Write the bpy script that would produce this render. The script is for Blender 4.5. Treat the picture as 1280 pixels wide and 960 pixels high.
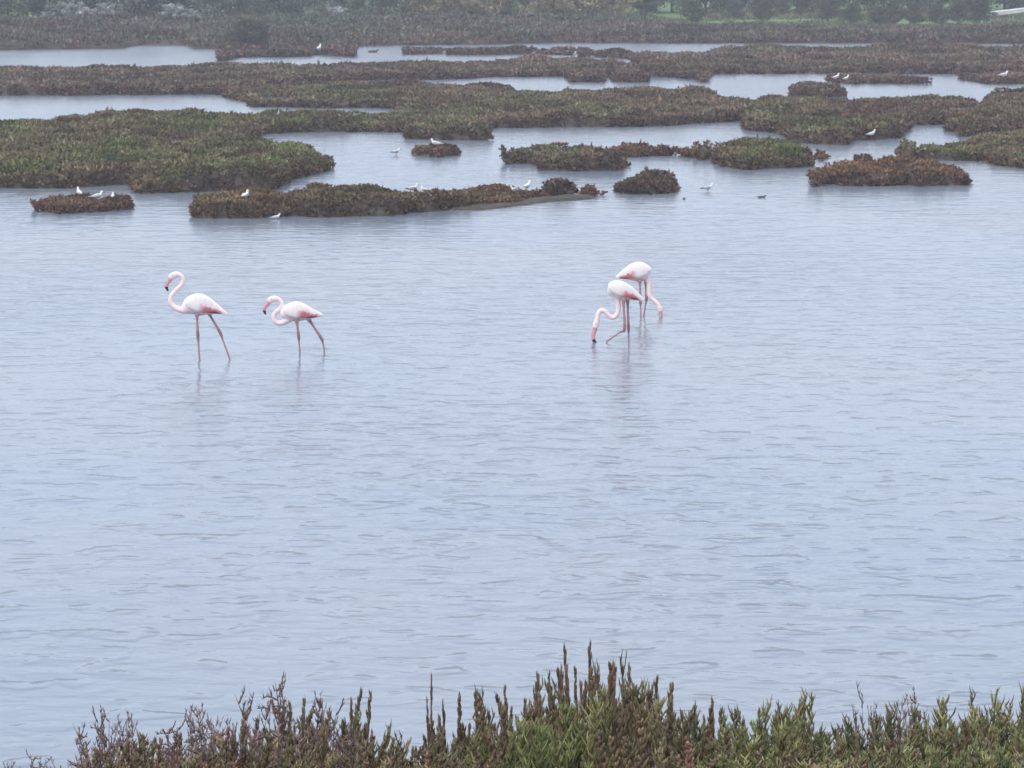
import bpy, bmesh, math, random
import numpy as np
from mathutils import Vector, kdtree

# ------------------------------------------------------------------ scene, camera, sky, sun, exposure
for o in list(bpy.data.objects):
    bpy.data.objects.remove(o)
scene = bpy.context.scene
COL = scene.collection

cam_data = bpy.data.cameras.new('camera')
cam = bpy.data.objects.new('camera', cam_data)
COL.objects.link(cam)
cam.location = (0, 0, 5.5)
cam.rotation_euler = (math.pi / 2 - math.atan(552 / 4600), 0, 0)
cam_data.sensor_width = 36
cam_data.lens = 36 * 4600 / 1280
cam_data.clip_start = 0.5
cam_data.clip_end = 6000
scene.camera = cam

SUN_EL, SUN_AZ = math.radians(48), math.radians(-150)     # behind the viewer's left shoulder, veiled by cloud
world = bpy.data.worlds.new('World')
scene.world = world
world.use_nodes = True
wn, wl = world.node_tree.nodes, world.node_tree.links
wn.clear()
w_out = wn.new('ShaderNodeOutputWorld')
w_bg = wn.new('ShaderNodeBackground')
w_sky = wn.new('ShaderNodeTexSky')
w_sky.sky_type = 'NISHITA'
w_sky.sun_disc = False
w_sky.sun_elevation = SUN_EL
w_sky.sun_rotation = SUN_AZ
w_sky.air_density = 1.0
w_sky.dust_density = 4.0
w_mix = wn.new('ShaderNodeMix')                             # an even cloud layer veiling the blue sky
w_mix.data_type = 'RGBA'
w_mix.inputs['Factor'].default_value = 0.72
w_mix.inputs['B'].default_value = (7.25, 8.0, 9.35, 1)
wl.new(w_sky.outputs['Color'], w_mix.inputs['A'])
wl.new(w_mix.outputs['Result'], w_bg.inputs['Color'])
w_bg.inputs['Strength'].default_value = 0.11
wl.new(w_bg.outputs['Background'], w_out.inputs['Surface'])

sun_data = bpy.data.lights.new('sun', 'SUN')
sun_data.energy = 1.0
sun_data.angle = math.radians(25)
sun_data.color = (1.0, 0.97, 0.93)
sun = bpy.data.objects.new('sun', sun_data)
COL.objects.link(sun)
sd = Vector((math.cos(SUN_EL) * math.sin(SUN_AZ), math.cos(SUN_EL) * math.cos(SUN_AZ), math.sin(SUN_EL)))
sun.rotation_euler = sd.to_track_quat('Z', 'Y').to_euler()

vs = scene.view_settings
vs.view_transform = 'Standard'
vs.look = 'None'
vs.exposure = 0.64
vs.gamma = 1.0
vs.use_curve_mapping = False
scene.cycles.use_denoising = True
scene.cycles.max_bounces = 6
scene.cycles.volume_bounces = 0
scene.cycles.filter_width = 1.6                              # the soft rendering of a long phone zoom

# ------------------------------------------------------------------ helpers
rng = np.random.default_rng(7)

def tag(o, label=None, cat=None, group=None, kind=None):
    if label: o['label'] = label
    if cat: o['category'] = cat
    if group: o['group'] = group
    if kind: o['kind'] = kind
    return o

def link(name, mesh, mat=None, parent=None, loc=None):
    o = bpy.data.objects.new(name, mesh)
    COL.objects.link(o)
    if mat is not None and mesh is not None and not mesh.materials:
        mesh.materials.append(mat)
    if parent is not None: o.parent = parent
    if loc is not None: o.location = loc
    return o

def empty(name, loc=(0, 0, 0), rz=0.0):
    o = bpy.data.objects.new(name, None)
    o.empty_display_size = 0.2
    COL.objects.link(o)
    o.location = loc
    o.rotation_euler = (0, 0, rz)
    return o

def np_mesh(name, V, F, C=None, smooth=False):
    V = np.asarray(V, dtype=np.float32).reshape(-1, 3)
    F = np.asarray(F, dtype=np.int32)
    n, k = F.shape
    me = bpy.data.meshes.new(name)
    me.vertices.add(len(V)); me.vertices.foreach_set('co', V.ravel())
    me.loops.add(n * k); me.loops.foreach_set('vertex_index', F.ravel())
    me.polygons.add(n)
    me.polygons.foreach_set('loop_start', np.arange(0, n * k, k, dtype=np.int32))
    if smooth: me.polygons.foreach_set('use_smooth', np.ones(n, dtype=bool))
    me.update(calc_edges=True)
    if C is not None:
        a = me.color_attributes.new('Col', 'FLOAT_COLOR', 'POINT')
        C4 = np.ones((len(V), 4), dtype=np.float32)
        C4[:, :3] = C
        a.data.foreach_set('color', C4.ravel())
    return me

def hash2(ix, iy, seed):
    h = (ix.astype(np.int64) * 374761393 + iy.astype(np.int64) * 668265263 + seed * 1442695041) & 0xFFFFFFFF
    h = ((h ^ (h >> 13)) * 1274126177) & 0xFFFFFFFF
    return ((h ^ (h >> 16)) & 0xFFFF) / 65535.0

def noise2(x, y, seed=0):
    x = np.asarray(x, float); y = np.asarray(y, float)
    ix, iy = np.floor(x), np.floor(y)
    fx, fy = x - ix, y - iy
    fx, fy = fx * fx * (3 - 2 * fx), fy * fy * (3 - 2 * fy)
    a, b = hash2(ix, iy, seed), hash2(ix + 1, iy, seed)
    c, d = hash2(ix, iy + 1, seed), hash2(ix + 1, iy + 1, seed)
    return (a * (1 - fx) + b * fx) * (1 - fy) + (c * (1 - fx) + d * fx) * fy

def fbm(x, y, seed=0, octv=3):
    s, a, t = 0, 1.0, 0
    for i in range(octv):
        s = s + a * noise2(x * 2 ** i, y * 2 ** i, seed + i * 17); t += a; a *= 0.55
    return s / t

# ------------------------------------------------------------------ materials
def new_mat(name):
    m = bpy.data.materials.new(name)
    m.use_nodes = True
    nt = m.node_tree
    return m, nt.nodes, nt.links, nt.nodes['Principled BSDF']

def attr_mat(name, rough=0.85, spec=0.2, grain=0.25, scale=30.0):
    """base colour stored per vertex, broken up by a little procedural grain"""
    m, n, l, b = new_mat(name)
    at = n.new('ShaderNodeAttribute'); at.attribute_name = 'Col'
    tc = n.new('ShaderNodeTexCoord')
    nz = n.new('ShaderNodeTexNoise'); nz.inputs['Scale'].default_value = scale; nz.inputs['Detail'].default_value = 3
    l.new(tc.outputs['Object'], nz.inputs['Vector'])
    mr = n.new('ShaderNodeMapRange')
    mr.inputs['From Min'].default_value = 0.3; mr.inputs['From Max'].default_value = 0.7
    mr.inputs['To Min'].default_value = 1 - grain; mr.inputs['To Max'].default_value = 1 + grain
    l.new(nz.outputs['Fac'], mr.inputs['Value'])
    mx = n.new('ShaderNodeVectorMath'); mx.operation = 'SCALE'
    l.new(at.outputs['Color'], mx.inputs[0]); l.new(mr.outputs['Result'], mx.inputs['Scale'])
    l.new(mx.outputs['Vector'], b.inputs['Base Color'])
    b.inputs['Roughness'].default_value = rough
    b.inputs['Specular IOR Level'].default_value = spec
    return m

def plain_mat(name, c1, c2, scale=8.0, rough=0.9, spec=0.2, bump=0.0):
    m, n, l, b = new_mat(name)
    tc = n.new('ShaderNodeTexCoord')
    nz = n.new('ShaderNodeTexNoise'); nz.inputs['Scale'].default_value = scale; nz.inputs['Detail'].default_value = 5
    l.new(tc.outputs['Object'], nz.inputs['Vector'])
    cr = n.new('ShaderNodeValToRGB')
    cr.color_ramp.elements[0].position = 0.35; cr.color_ramp.elements[1].position = 0.65
    cr.color_ramp.elements[0].color = (*c1, 1); cr.color_ramp.elements[1].color = (*c2, 1)
    l.new(nz.outputs['Fac'], cr.inputs['Fac']); l.new(cr.outputs['Color'], b.inputs['Base Color'])
    b.inputs['Roughness'].default_value = rough
    b.inputs['Specular IOR Level'].default_value = spec
    if bump:
        bp = n.new('ShaderNodeBump'); bp.inputs['Strength'].default_value = bump; bp.inputs['Distance'].default_value = 0.05
        l.new(nz.outputs['Fac'], bp.inputs['Height']); l.new(bp.outputs['Normal'], b.inputs['Normal'])
    return m

M_VEG = attr_mat('marsh_vegetation', 0.85, 0.15, 0.22, 9.0)
M_LEAF = attr_mat('tree_foliage', 0.8, 0.15, 0.25, 2.5)
M_SHOOT = attr_mat('glasswort_shoots', 0.6, 0.3, 0.18, 60.0)
M_FEATHER = attr_mat('bird_feathers', 0.75, 0.2, 0.05, 30.0)
M_MUD = plain_mat('wet_mud_shade', (0.05, 0.042, 0.036), (0.10, 0.083, 0.068), 6.0, 0.85, 0.12, 0.4)  # mud, its brown kept dark so bare patches between plants read as shadow
M_BED = plain_mat('lagoon_mud', (0.10, 0.09, 0.075), (0.16, 0.145, 0.12), 1.5)
M_SOIL = plain_mat('bank_soil', (0.07, 0.055, 0.04), (0.15, 0.12, 0.085), 5.0, 0.95, 0.1, 0.6)
M_BARK = plain_mat('grey_bark', (0.06, 0.05, 0.042), (0.13, 0.115, 0.10), 9.0, 0.95, 0.1, 0.5)
M_RAIL = plain_mat('galvanised_rail', (0.55, 0.57, 0.58), (0.68, 0.69, 0.69), 3.0, 0.5, 0.5)
M_POST = plain_mat('grey_post', (0.20, 0.20, 0.20), (0.30, 0.30, 0.29), 6.0, 0.7, 0.3)
M_EYE = plain_mat('bird_eye', (0.02, 0.015, 0.01), (0.03, 0.02, 0.015), 30.0, 0.2, 0.6)

M_FIELD = attr_mat('far_ground', 0.95, 0.1, 0.35, 0.25)

def water_material():
    m, n, l, b = new_mat('lagoon_water')
    geo = n.new('ShaderNodeNewGeometry')
    sep = n.new('ShaderNodeSeparateXYZ'); l.new(geo.outputs['Position'], sep.inputs['Vector'])
    def nz(sx, sy, detail, rough=0.55, rot=0.0, dist=0.0):
        mp = n.new('ShaderNodeMapping'); mp.inputs['Scale'].default_value = (sx, sy, 1)
        mp.inputs['Rotation'].default_value = (0, 0, rot)
        l.new(geo.outputs['Position'], mp.inputs['Vector'])
        t = n.new('ShaderNodeTexNoise'); t.inputs['Scale'].default_value = 1.0
        t.inputs['Detail'].default_value = detail; t.inputs['Roughness'].default_value = rough
        t.inputs['Distortion'].default_value = dist
        l.new(mp.outputs['Vector'], t.inputs['Vector'])
        return t.outputs['Fac']
    def math_(op, a, b_, c=None):
        t = n.new('ShaderNodeMath'); t.operation = op
        for i, v in enumerate((a, b_, c)):
            if v is None: continue
            if isinstance(v, (int, float)): t.inputs[i].default_value = v
            else: l.new(v, t.inputs[i])
        return t.outputs[0]
    small = nz(1.5, 2.6, 3.0, 0.55, 0.12, 0.3)         # ripples, crests across the view
    mid = nz(0.55, 0.9, 2.0, 0.5, -0.2, 0.2)
    # wind: open water is rippled, the water in the lee of the islands is smoother
    gust = nz(0.10, 0.045, 2.0, 0.5)
    mr = n.new('ShaderNodeMapRange'); mr.interpolation_type = 'SMOOTHSTEP'
    l.new(sep.outputs['Y'], mr.inputs['Value'])
    mr.inputs['From Min'].default_value = 52; mr.inputs['From Max'].default_value = 76
    mr.inputs['To Min'].default_value = 1.0; mr.inputs['To Max'].default_value = 0.75
    g2 = n.new('ShaderNodeMapRange'); l.new(gust, g2.inputs['Value'])
    g2.inputs['From Min'].default_value = 0.3; g2.inputs['From Max'].default_value = 0.7
    g2.inputs['To Min'].default_value = 0.32; g2.inputs['To Max'].default_value = 1.3
    amp = math_('MULTIPLY', mr.outputs['Result'], g2.outputs['Result'])
    st = n.new('ShaderNodeMapRange'); st.interpolation_type = 'SMOOTHSTEP'
    l.new(nz(2.3, 2.0, 1.5, 0.5, 0.06, 0.3), st.inputs['Value'])
    st.inputs['From Min'].default_value = 0.52; st.inputs['From Max'].default_value = 0.70
    st.inputs['To Min'].default_value = 0.0; st.inputs['To Max'].default_value = 0.27
    hgt = math_('ADD', math_('MULTIPLY', small, 0.62), math_('MULTIPLY', mid, 0.7))
    hgt = math_('MULTIPLY', math_('ADD', hgt, st.outputs['Result']), amp)
    bp = n.new('ShaderNodeBump'); bp.inputs['Strength'].default_value = 1.0; bp.inputs['Distance'].default_value = 0.062
    l.new(hgt, bp.inputs['Height']); l.new(bp.outputs['Normal'], b.inputs['Normal'])
    # turbid, silty water
    silt = nz(0.09, 0.06, 3.0)
    cr = n.new('ShaderNodeValToRGB')
    e = cr.color_ramp.elements
    e[0].position, e[0].color = 0.35, (0.170, 0.216, 0.278, 1)
    e[1].position, e[1].color = 0.65, (0.212, 0.232, 0.262, 1)
    l.new(silt, cr.inputs['Fac']); l.new(cr.outputs['Color'], b.inputs['Base Color'])
    b.inputs['IOR'].default_value = 1.333
    b.inputs['Roughness'].default_value = 0.16
    return m
M_WATER = water_material()

ISLANDS = {
 'long_strip': dict(h=0.50, pal='brown', poly=[(-24.68, 132.32), (-18.46, 133.01), (-14.5, 133.71), (-10.35, 134.42), (-9.63, 138.82), (-6.92, 145.16), (-5.48, 148.55), (-4.54, 149.42), (-3.06, 148.55), (-1.96, 150.31), (-0.92, 152.1), (2.37, 152.1), (2.34, 145.99), (3.48, 145.99), (3.77, 151.2), (4.26, 151.2), (4.18, 145.99), (5.25, 145.99), (5.51, 151.2), (7.87, 151.2), (7.61, 146.29), (6.38, 154.93), (5.21, 160.18), (2.78, 164.65), (1.77, 163.51), (-0.7, 162.39), (-2.78, 160.18), (-4.79, 158.04), (-7.24, 159.1), (-8.11, 155.95), (-11.64, 158.04), (-12.42, 154.93), (-17.9, 152.92), (-21.07, 151.94), (-28.14, 150.97)], holes=[]),
 'right_marsh': dict(h=0.50, pal='brown', poly=[(3.22, 181.36), (3.87, 178.81), (5.69, 175.12), (6.5, 157.76), (7.91, 152.1), (8.26, 154.88), (12.16, 155.83), (13.34, 155.83), (15.54, 155.83), (18.8, 154.88), (28.87, 154.88), (33.98, 182.45), (23.71, 182.45), (19.36, 182.45), (17.98, 182.45), (13.43, 182.45), (10.39, 181.05), (6.23, 179.67), (3.09, 178.32)], holes=[((6.44, 181.36), 0.32, 2.62), ((7.72, 180.07), 0.32, 2.59), ((9.18, 178.81), 0.35, 2.55)]),
 'olive_flat': dict(h=0.42, pal='olive', poly=[(-10.49, 135.85), (-9.95, 130.28), (-9.08, 127.66), (-8.6, 123.92), (-6.42, 123.32), (-4.28, 123.32), (-2.03, 117.07), (0.51, 117.07), (0.28, 129.63), (-0.44, 135.52), (-1.19, 137.07), (-2.96, 136.29), (-4.78, 137.87), (-6.61, 138.67), (-8.92, 137.07), (-10.11, 133.25)], holes=[]),
 'green_mass': dict(h=0.50, pal='green', poly=[(-15.47, 82.67), (-11.55, 82.94), (-10.1, 82.94), (-8.8, 84.32), (-8.35, 81.33), (-6.99, 81.33), (-5.36, 82.13), (-5.17, 85.46), (-4.7, 88.14), (-4.75, 90.35), (-5.36, 93.01), (-6.1, 95.1), (-6.95, 96.92), (-7.47, 97.67), (-7.13, 98.81), (-7.27, 102.0), (-7.19, 106.72), (-5.14, 107.63), (-3.27, 107.63), (-2.87, 109.96), (-2.89, 111.11), (-3.88, 111.64), (-5.79, 111.11), (-8.24, 111.64), (-10.27, 112.71), (-11.44, 112.17), (-12.48, 110.59), (-13.54, 107.56), (-14.74, 106.1), (-19.63, 105.16)], holes=[((-9.19, 101.18), 0.38, 1.65)]),
 'middle_mass': dict(h=0.50, pal='olive', poly=[(-3.27, 107.63), (-3.05, 104.09), (-1.79, 103.24), (-0.78, 102.83), (-0.7, 107.17), (-0.67, 109.96), (1.43, 109.96), (3.85, 110.92), (5.37, 112.4), (7.05, 113.91), (7.74, 114.95), (8.12, 120.81), (7.17, 120.19), (6.96, 127.33), (6.81, 130.87), (5.33, 129.43), (3.41, 130.87), (1.39, 128.02), (0.84, 128.72), (0.0, 126.65), (-2.15, 123.98), (-3.85, 118.38)], holes=[]),
 'right_mass': dict(h=0.50, pal='olive', poly=[(7.05, 113.91), (6.84, 108.55), (7.76, 106.72), (7.91, 101.18), (9.16, 100.38), (9.45, 102.41), (11.08, 104.52), (11.78, 110.92), (12.93, 111.9), (13.42, 112.4), (13.01, 108.55), (12.77, 104.95), (19.52, 104.52), (24.14, 129.43), (17.96, 129.43), (16.52, 128.02), (15.1, 118.98), (14.83, 122.06), (13.11, 123.34), (12.12, 121.43), (10.84, 118.98), (9.58, 122.69), (8.61, 123.98), (7.13, 119.58)], holes=[]),
 'right_tongue': dict(h=0.42, pal='green', poly=[(10.21, 97.3), (10.05, 94.75), (10.79, 93.69), (12.02, 93.69), (11.87, 91.0), (12.53, 90.03), (16.72, 89.39), (19.45, 104.15), (14.16, 101.92), (11.99, 98.54), (10.82, 95.77), (9.78, 92.78)], holes=[]),
 'mid_right_islet': dict(h=0.42, pal='green', poly=[(4.91, 95.82), (5.29, 94.75), (5.12, 91.0), (5.66, 89.71), (6.56, 90.03), (7.33, 90.67), (7.42, 91.35), (7.46, 95.38), (6.79, 97.73), (6.18, 98.14), (5.6, 97.33), (4.75, 93.51)], holes=[((6.68, 100.78), 0.2, 0.81)]),
 'mid_islet': dict(h=0.40, pal='olive', poly=[(-0.12, 93.01), (0.56, 91.66), (0.62, 89.39), (1.54, 88.76), (2.76, 89.39), (2.83, 90.94), (2.04, 93.8), (1.53, 93.8), (1.04, 95.68), (0.21, 94.54), (-0.14, 91.63)], holes=[]),
 'mid_islet_tail': dict(h=0.34, pal='rust', poly=[(1.83, 93.69), (2.88, 94.75), (3.94, 95.46), (4.77, 96.19), (4.71, 94.67), (4.37, 95.8), (3.36, 96.56), (2.84, 96.95), (1.93, 93.56)], holes=[]),
 'box_islet': dict(h=0.42, pal='darkbrown', poly=[(2.34, 81.6), (2.46, 80.81), (2.99, 80.81), (3.57, 81.33), (3.67, 83.05), (3.19, 83.93), (2.73, 83.63), (2.34, 82.19)], holes=[]),
 'left_front_islet': dict(h=0.40, pal='brownolive', poly=[(-6.55, 74.82), (-6.36, 73.73), (-5.44, 73.51), (-4.57, 74.16), (-4.73, 77.1), (-5.67, 76.6), (-6.13, 76.11), (-6.49, 75.15)], holes=[]),
 'long_front_islet': dict(h=0.44, pal='brownolive', poly=[(-4.66, 74.38), (-3.54, 73.95), (-2.43, 74.38), (-1.57, 75.72), (-1.14, 76.88), (-1.08, 76.38), (-1.59, 76.87), (-2.95, 79.72), (-3.79, 79.19), (-4.65, 79.72), (-4.79, 76.38)], holes=[]),
 'thin_front_islet': dict(h=0.20, pal='rust', poly=[(-1.58, 76.18), (-0.67, 77.11), (0.0, 77.58), (0.73, 79.79), (0.77, 80.26), (0.18, 81.06), (-0.71, 81.33), (-1.55, 79.22)], holes=[]),
 'dark_clump': dict(h=0.36, pal='darkbrown', poly=[(0.67, 80.81), (0.96, 80.05), (1.4, 80.56), (1.41, 80.99), (1.07, 82.1), (0.71, 81.26)], holes=[]),
 'rust_clump': dict(h=0.20, pal='rust', poly=[(1.44, 80.56), (1.67, 80.05), (1.93, 80.56), (1.9, 80.26), (1.7, 81.33), (1.45, 80.52)], holes=[]),
 'gull_islet': dict(h=0.24, pal='rust', poly=[(-9.92, 75.95), (-9.31, 75.05), (-8.52, 75.27), (-7.88, 76.18), (-8.0, 77.25), (-8.91, 77.25), (-9.64, 77.74), (-9.81, 75.34)], holes=[]),
 'round_islet': dict(h=0.26, pal='rust', poly=[(-2.56, 95.82), (-1.96, 94.75), (-1.42, 95.82), (-1.45, 96.97), (-2.04, 98.94), (-2.55, 96.97)], holes=[]),
 'russet_islet': dict(h=0.46, pal='russet', poly=[(7.18, 86.63), (7.21, 84.6), (7.72, 83.49), (9.08, 83.49), (10.33, 83.76), (10.6, 86.15), (9.66, 87.1), (8.81, 88.08), (8.61, 90.09), (7.85, 88.08), (6.93, 83.41)], holes=[]),
 'tiny_islet': dict(h=0.16, pal='rust', poly=[(7.74, 94.75), (7.85, 93.35), (8.18, 94.75), (8.15, 94.67), (8.05, 95.77), (7.76, 94.67)], holes=[]),
 'far_block': dict(h=0.36, pal='brown', poly=[(9.99, 132.32), (10.85, 131.63), (11.85, 131.63), (12.04, 133.74), (11.57, 136.78), (11.16, 139.15), (10.15, 134.49)], holes=[]),
 'far_birds_islet': dict(h=0.30, pal='brown', poly=[(12.5, 145.99), (13.46, 144.34), (16.12, 144.34), (16.11, 144.6), (15.51, 149.03), (13.98, 149.95), (12.79, 149.03)], holes=[]),
 'far_right_islet': dict(h=0.34, pal='brown', poly=[(18.35, 150.31), (18.46, 144.34), (26.61, 142.72), (28.3, 151.84), (19.62, 150.9), (18.11, 148.12)], holes=[]),
 'dark_spit': dict(h=0.50, pal='farbrown', poly=[(-14.3, 181.36), (-13.08, 177.56), (-9.84, 178.81), (-9.76, 183.98), (-7.95, 185.31), (-7.72, 178.32), (-10.35, 183.87), (-12.84, 185.31), (-13.47, 171.84)], holes=[]),
 'far_low_islet': dict(h=0.40, pal='farbrown', poly=[(-5.34, 185.31), (-3.19, 183.98), (-3.06, 181.36), (-0.79, 181.36), (1.75, 183.98), (2.87, 183.98), (2.82, 181.12), (0.0, 185.31), (-3.19, 183.89), (-5.26, 182.49)], holes=[]),
 'mud_margin': dict(h=0.05, pal='bare', poly=[(-1.32, 75.72), (-0.66, 75.95), (0.0, 76.64), (0.85, 78.31), (1.87, 79.54), (1.84, 80.56), (0.69, 79.79), (-0.34, 78.55), (-1.34, 77.11)], holes=[]),
}
SHORE = [(-41.75, 185.31), (-30.14, 188.05), (-26.26, 189.45), (-24.39, 190.86), (-20.41, 192.3), (-20.78, 198.29), (-17.39, 198.29), (-16.66, 192.3), (-14.47, 190.86), (-12.91, 192.3), (-9.02, 193.77), (-8.52, 196.76), (-5.8, 198.29), (-1.73, 199.84), (2.2, 203.03), (7.03, 203.03), (11.65, 203.03), (15.83, 203.03), (20.22, 203.03), (24.43, 201.42), (27.92, 201.42), (46.23, 201.42)]

# ------------------------------------------------------------------ the setting
def sheet(name, x0, x1, y0, y1, z, mat):
    o = link(name, np_mesh(name, [(x0, y0, z), (x1, y0, z), (x1, y1, z), (x0, y1, z)], [(0, 1, 2, 3)]), mat)
    return tag(o, kind='structure')

sheet('lagoon_bed', -1500, 1500, -300, 1500, -0.25, M_BED)
sheet('water', -1500, 1500, -300, 1500, 0.0, M_WATER)

def bank_z(y):
    return np.interp(y, [-40, 4.5, 7, 9, 13.4, 15, 21, 24], [3.95, 3.95, 3.72, 3.28, 2.20, 1.75, -0.35, -0.9])

def build_bank():
    xs = np.linspace(-40, 40, 161); ys = np.concatenate([np.linspace(-30, 5, 12), np.linspace(5.5, 24, 75)])
    X, Y = np.meshgrid(xs, ys)
    Z = bank_z(Y) + (fbm(X * 1.3, Y * 1.3, 5) - 0.5) * 0.14
    V = np.stack([X, Y, Z], -1).reshape(-1, 3)
    nx, ny = len(xs), len(ys)
    i = np.arange(nx * ny).reshape(ny, nx)
    F = np.stack([i[:-1, :-1], i[:-1, 1:], i[1:, 1:], i[1:, :-1]], -1).reshape(-1, 4)
    tag(link('near_bank', np_mesh('near_bank', V, F, smooth=True), M_SOIL), kind='structure')
build_bank()

SX = np.array([p[0] for p in SHORE]); SY = np.array([p[1] for p in SHORE])
def shore_y(x):
    return np.interp(x, SX, SY) + (fbm(np.asarray(x) * 0.5, np.zeros_like(np.asarray(x, float)), 31) - 0.5) * 1.6
def land_z(x, y):
    d = y - shore_y(x)
    return np.where(d < 0, -0.4, 0) + np.clip(d, 0, 1.0) * 0.22 + np.clip(d - 1, 0, 60) * 0.004 + np.clip(d - 60, 0, 400) * 0.012

def build_far_land():
    xs = np.concatenate([np.linspace(-600, -70, 30), np.linspace(-68, 68, 273), np.linspace(70, 600, 30)])
    rows = [-1.2, 0.0, 0.4, 1.0, 2, 4, 7, 11, 13, 15, 18, 24, 32, 42, 50, 56, 70, 100, 150, 250, 400, 700, 1100]
    V = []
    for d in rows:
        y = shore_y(xs) + d
        z = land_z(xs, y) if d >= 0 else np.full_like(xs, -0.4)
        V.append(np.stack([xs, y, z], -1))
    V = np.concatenate(V)
    nx, ny = len(xs), len(rows)
    i = np.arange(nx * ny).reshape(ny, nx)
    F = np.stack([i[:-1, :-1], i[:-1, 1:], i[1:, 1:], i[1:, :-1]], -1).reshape(-1, 4)
    dd = np.repeat(np.array(rows), len(xs)); xx = V[:, 0]
    g = np.clip((dd - np.where(xx > 10, 14, 52)) / 3, 0, 1)[:, None]
    C = np.array((0.075, 0.062, 0.052)) * (1 - g) + np.array((0.140, 0.205, 0.090)) * g
    tag(link('far_shore', np_mesh('far_shore', V, F, C, smooth=True), M_FIELD), kind='structure')
build_far_land()

# ------------------------------------------------------------------ salt-marsh vegetation
PAL = {   # (main, second, fringe) base colours
 'green':      ((0.125, 0.142, 0.060), (0.150, 0.132, 0.075), (0.120, 0.068, 0.050)),
 'olive':      ((0.142, 0.134, 0.074), (0.155, 0.118, 0.080), (0.115, 0.066, 0.054)),
 'brown':      ((0.165, 0.122, 0.094), (0.135, 0.112, 0.080), (0.130, 0.068, 0.060)),
 'farbrown':   ((0.130, 0.095, 0.080), (0.120, 0.098, 0.080), (0.120, 0.062, 0.056)),
 'brownolive': ((0.150, 0.122, 0.066), (0.175, 0.112, 0.064), (0.105, 0.064, 0.048)),
 'darkbrown':  ((0.125, 0.094, 0.066), (0.115, 0.074, 0.058), (0.100, 0.056, 0.048)),
 'rust':       ((0.180, 0.104, 0.066), (0.150, 0.112, 0.066), (0.135, 0.062, 0.050)),
 'russet':     ((0.190, 0.110, 0.064), (0.140, 0.106, 0.064), (0.105, 0.062, 0.048)),
 'scrub':      ((0.108, 0.106, 0.082), (0.122, 0.104, 0.084), (0.125, 0.070, 0.058)),
}

def blades(B, D, L, C, seed, nb=6, wid=0.03, splay=0.55):
    """narrow lozenge shoots: feet B (n,3), directions D (n,3), lengths L (n,), colours C (n,3)"""
    r = np.random.default_rng(seed)
    n = len(B)
    d = D[:, None, :] + r.normal(0, splay, (n, nb, 3))
    d[..., 2] = np.abs(d[..., 2]) * 0.9 + 0.08
    d /= np.linalg.norm(d, axis=-1, keepdims=True)
    ll = L[:, None] * r.uniform(0.5, 1.2, (n, nb))
    b = B[:, None, :] + r.normal(0, 0.35, (n, nb, 3)) * L[:, None, None] * np.array((1, 1, 0.2))
    w = np.cross(d, r.normal(0, 1, (n, nb, 3))); w /= np.linalg.norm(w, axis=-1, keepdims=True) + 1e-9
    w *= (wid * r.uniform(0.6, 1.4, (n, nb)))[..., None]
    mid = b + d * (ll * 0.5)[..., None]
    V = np.stack([b, mid + w, b + d * ll[..., None], mid - w], 2).reshape(-1, 3)
    k = np.arange(n * nb) * 4
    F = np.stack([k, k + 1, k + 2, k + 3], -1)
    cc = C[:, None, :] * r.uniform(0.5, 1.5, (n, nb, 1)) * (1 + r.normal(0, 0.07, (n, nb, 3)))
    return V, F, np.repeat(np.clip(cc, 0.01, 1).reshape(-1, 3), 4, axis=0)

def cushions(P, seed, cell):
    """rounded bushes packed side by side: dome height 0..1 and a number per bush"""
    gx, gy = np.floor(P[:, 0] / cell), np.floor(P[:, 1] / cell)
    best = np.zeros(len(P)); who = np.zeros(len(P))
    for ix in (-1, 0, 1):
        for iy in (-1, 0, 1):
            cx, cy = gx + ix, gy + iy
            px = (cx + 0.15 + 0.7 * hash2(cx, cy, seed + 1)) * cell; py = (cy + 0.15 + 0.7 * hash2(cx, cy, seed + 2)) * cell
            rr = cell * (0.50 + 0.40 * hash2(cx, cy, seed + 3)); hh = 0.30 + 0.70 * hash2(cx, cy, seed + 4) ** 1.5
            q = 1 - ((P[:, 0] - px) ** 2 + (P[:, 1] - py) ** 2) / rr ** 2
            h = hh * np.clip(q, 0, 1) ** 0.42
            m = h > best
            best = np.where(m, h, best); who = np.where(m, hash2(cx, cy, seed + 5), who)
    return best, who

def veg_colour(P, who, pal, fringe, seed):
    m_, s_, f_ = (np.array(c) for c in PAL[pal])
    t = np.clip((fbm(P[:, 0] * 0.4, P[:, 1] * 0.16, seed + 3) - 0.42) / 0.16, 0, 1)[:, None]
    c = m_ * (1 - t) + s_ * t
    red = (np.clip((who - 0.72) / 0.1, 0, 1) * 0.55)[:, None]
    c = c * (1 - red) + f_ * 1.2 * red
    c = c * (0.58 + 0.80 * ((who * 7.3) % 1.0))[:, None]
    return c * (1 - fringe[:, None]) + f_ * fringe[:, None]

def rough_outline(poly, seed):
    """give a traced bank a natural, crumbling outline"""
    r = random.Random(seed)
    pts = []
    P = [np.array(p) for p in poly]
    size = max(p[0] for p in P) - min(p[0] for p in P)
    jx = min(0.12, 0.03 * size)
    for i, a in enumerate(P):
        b = P[(i + 1) % len(P)]
        L = np.hypot(b[0] - a[0], (b[1] - a[1]) * 0.5)
        n = max(1, int(L / max(0.25, min(0.8, size * 0.08))))
        for k in range(n):
            q = a + (b - a) * k / n
            if k or True: q = q + np.array([r.gauss(0, jx), r.gauss(0, jx * 1.8)])
            pts.append(q)
    return np.array(pts)

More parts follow.
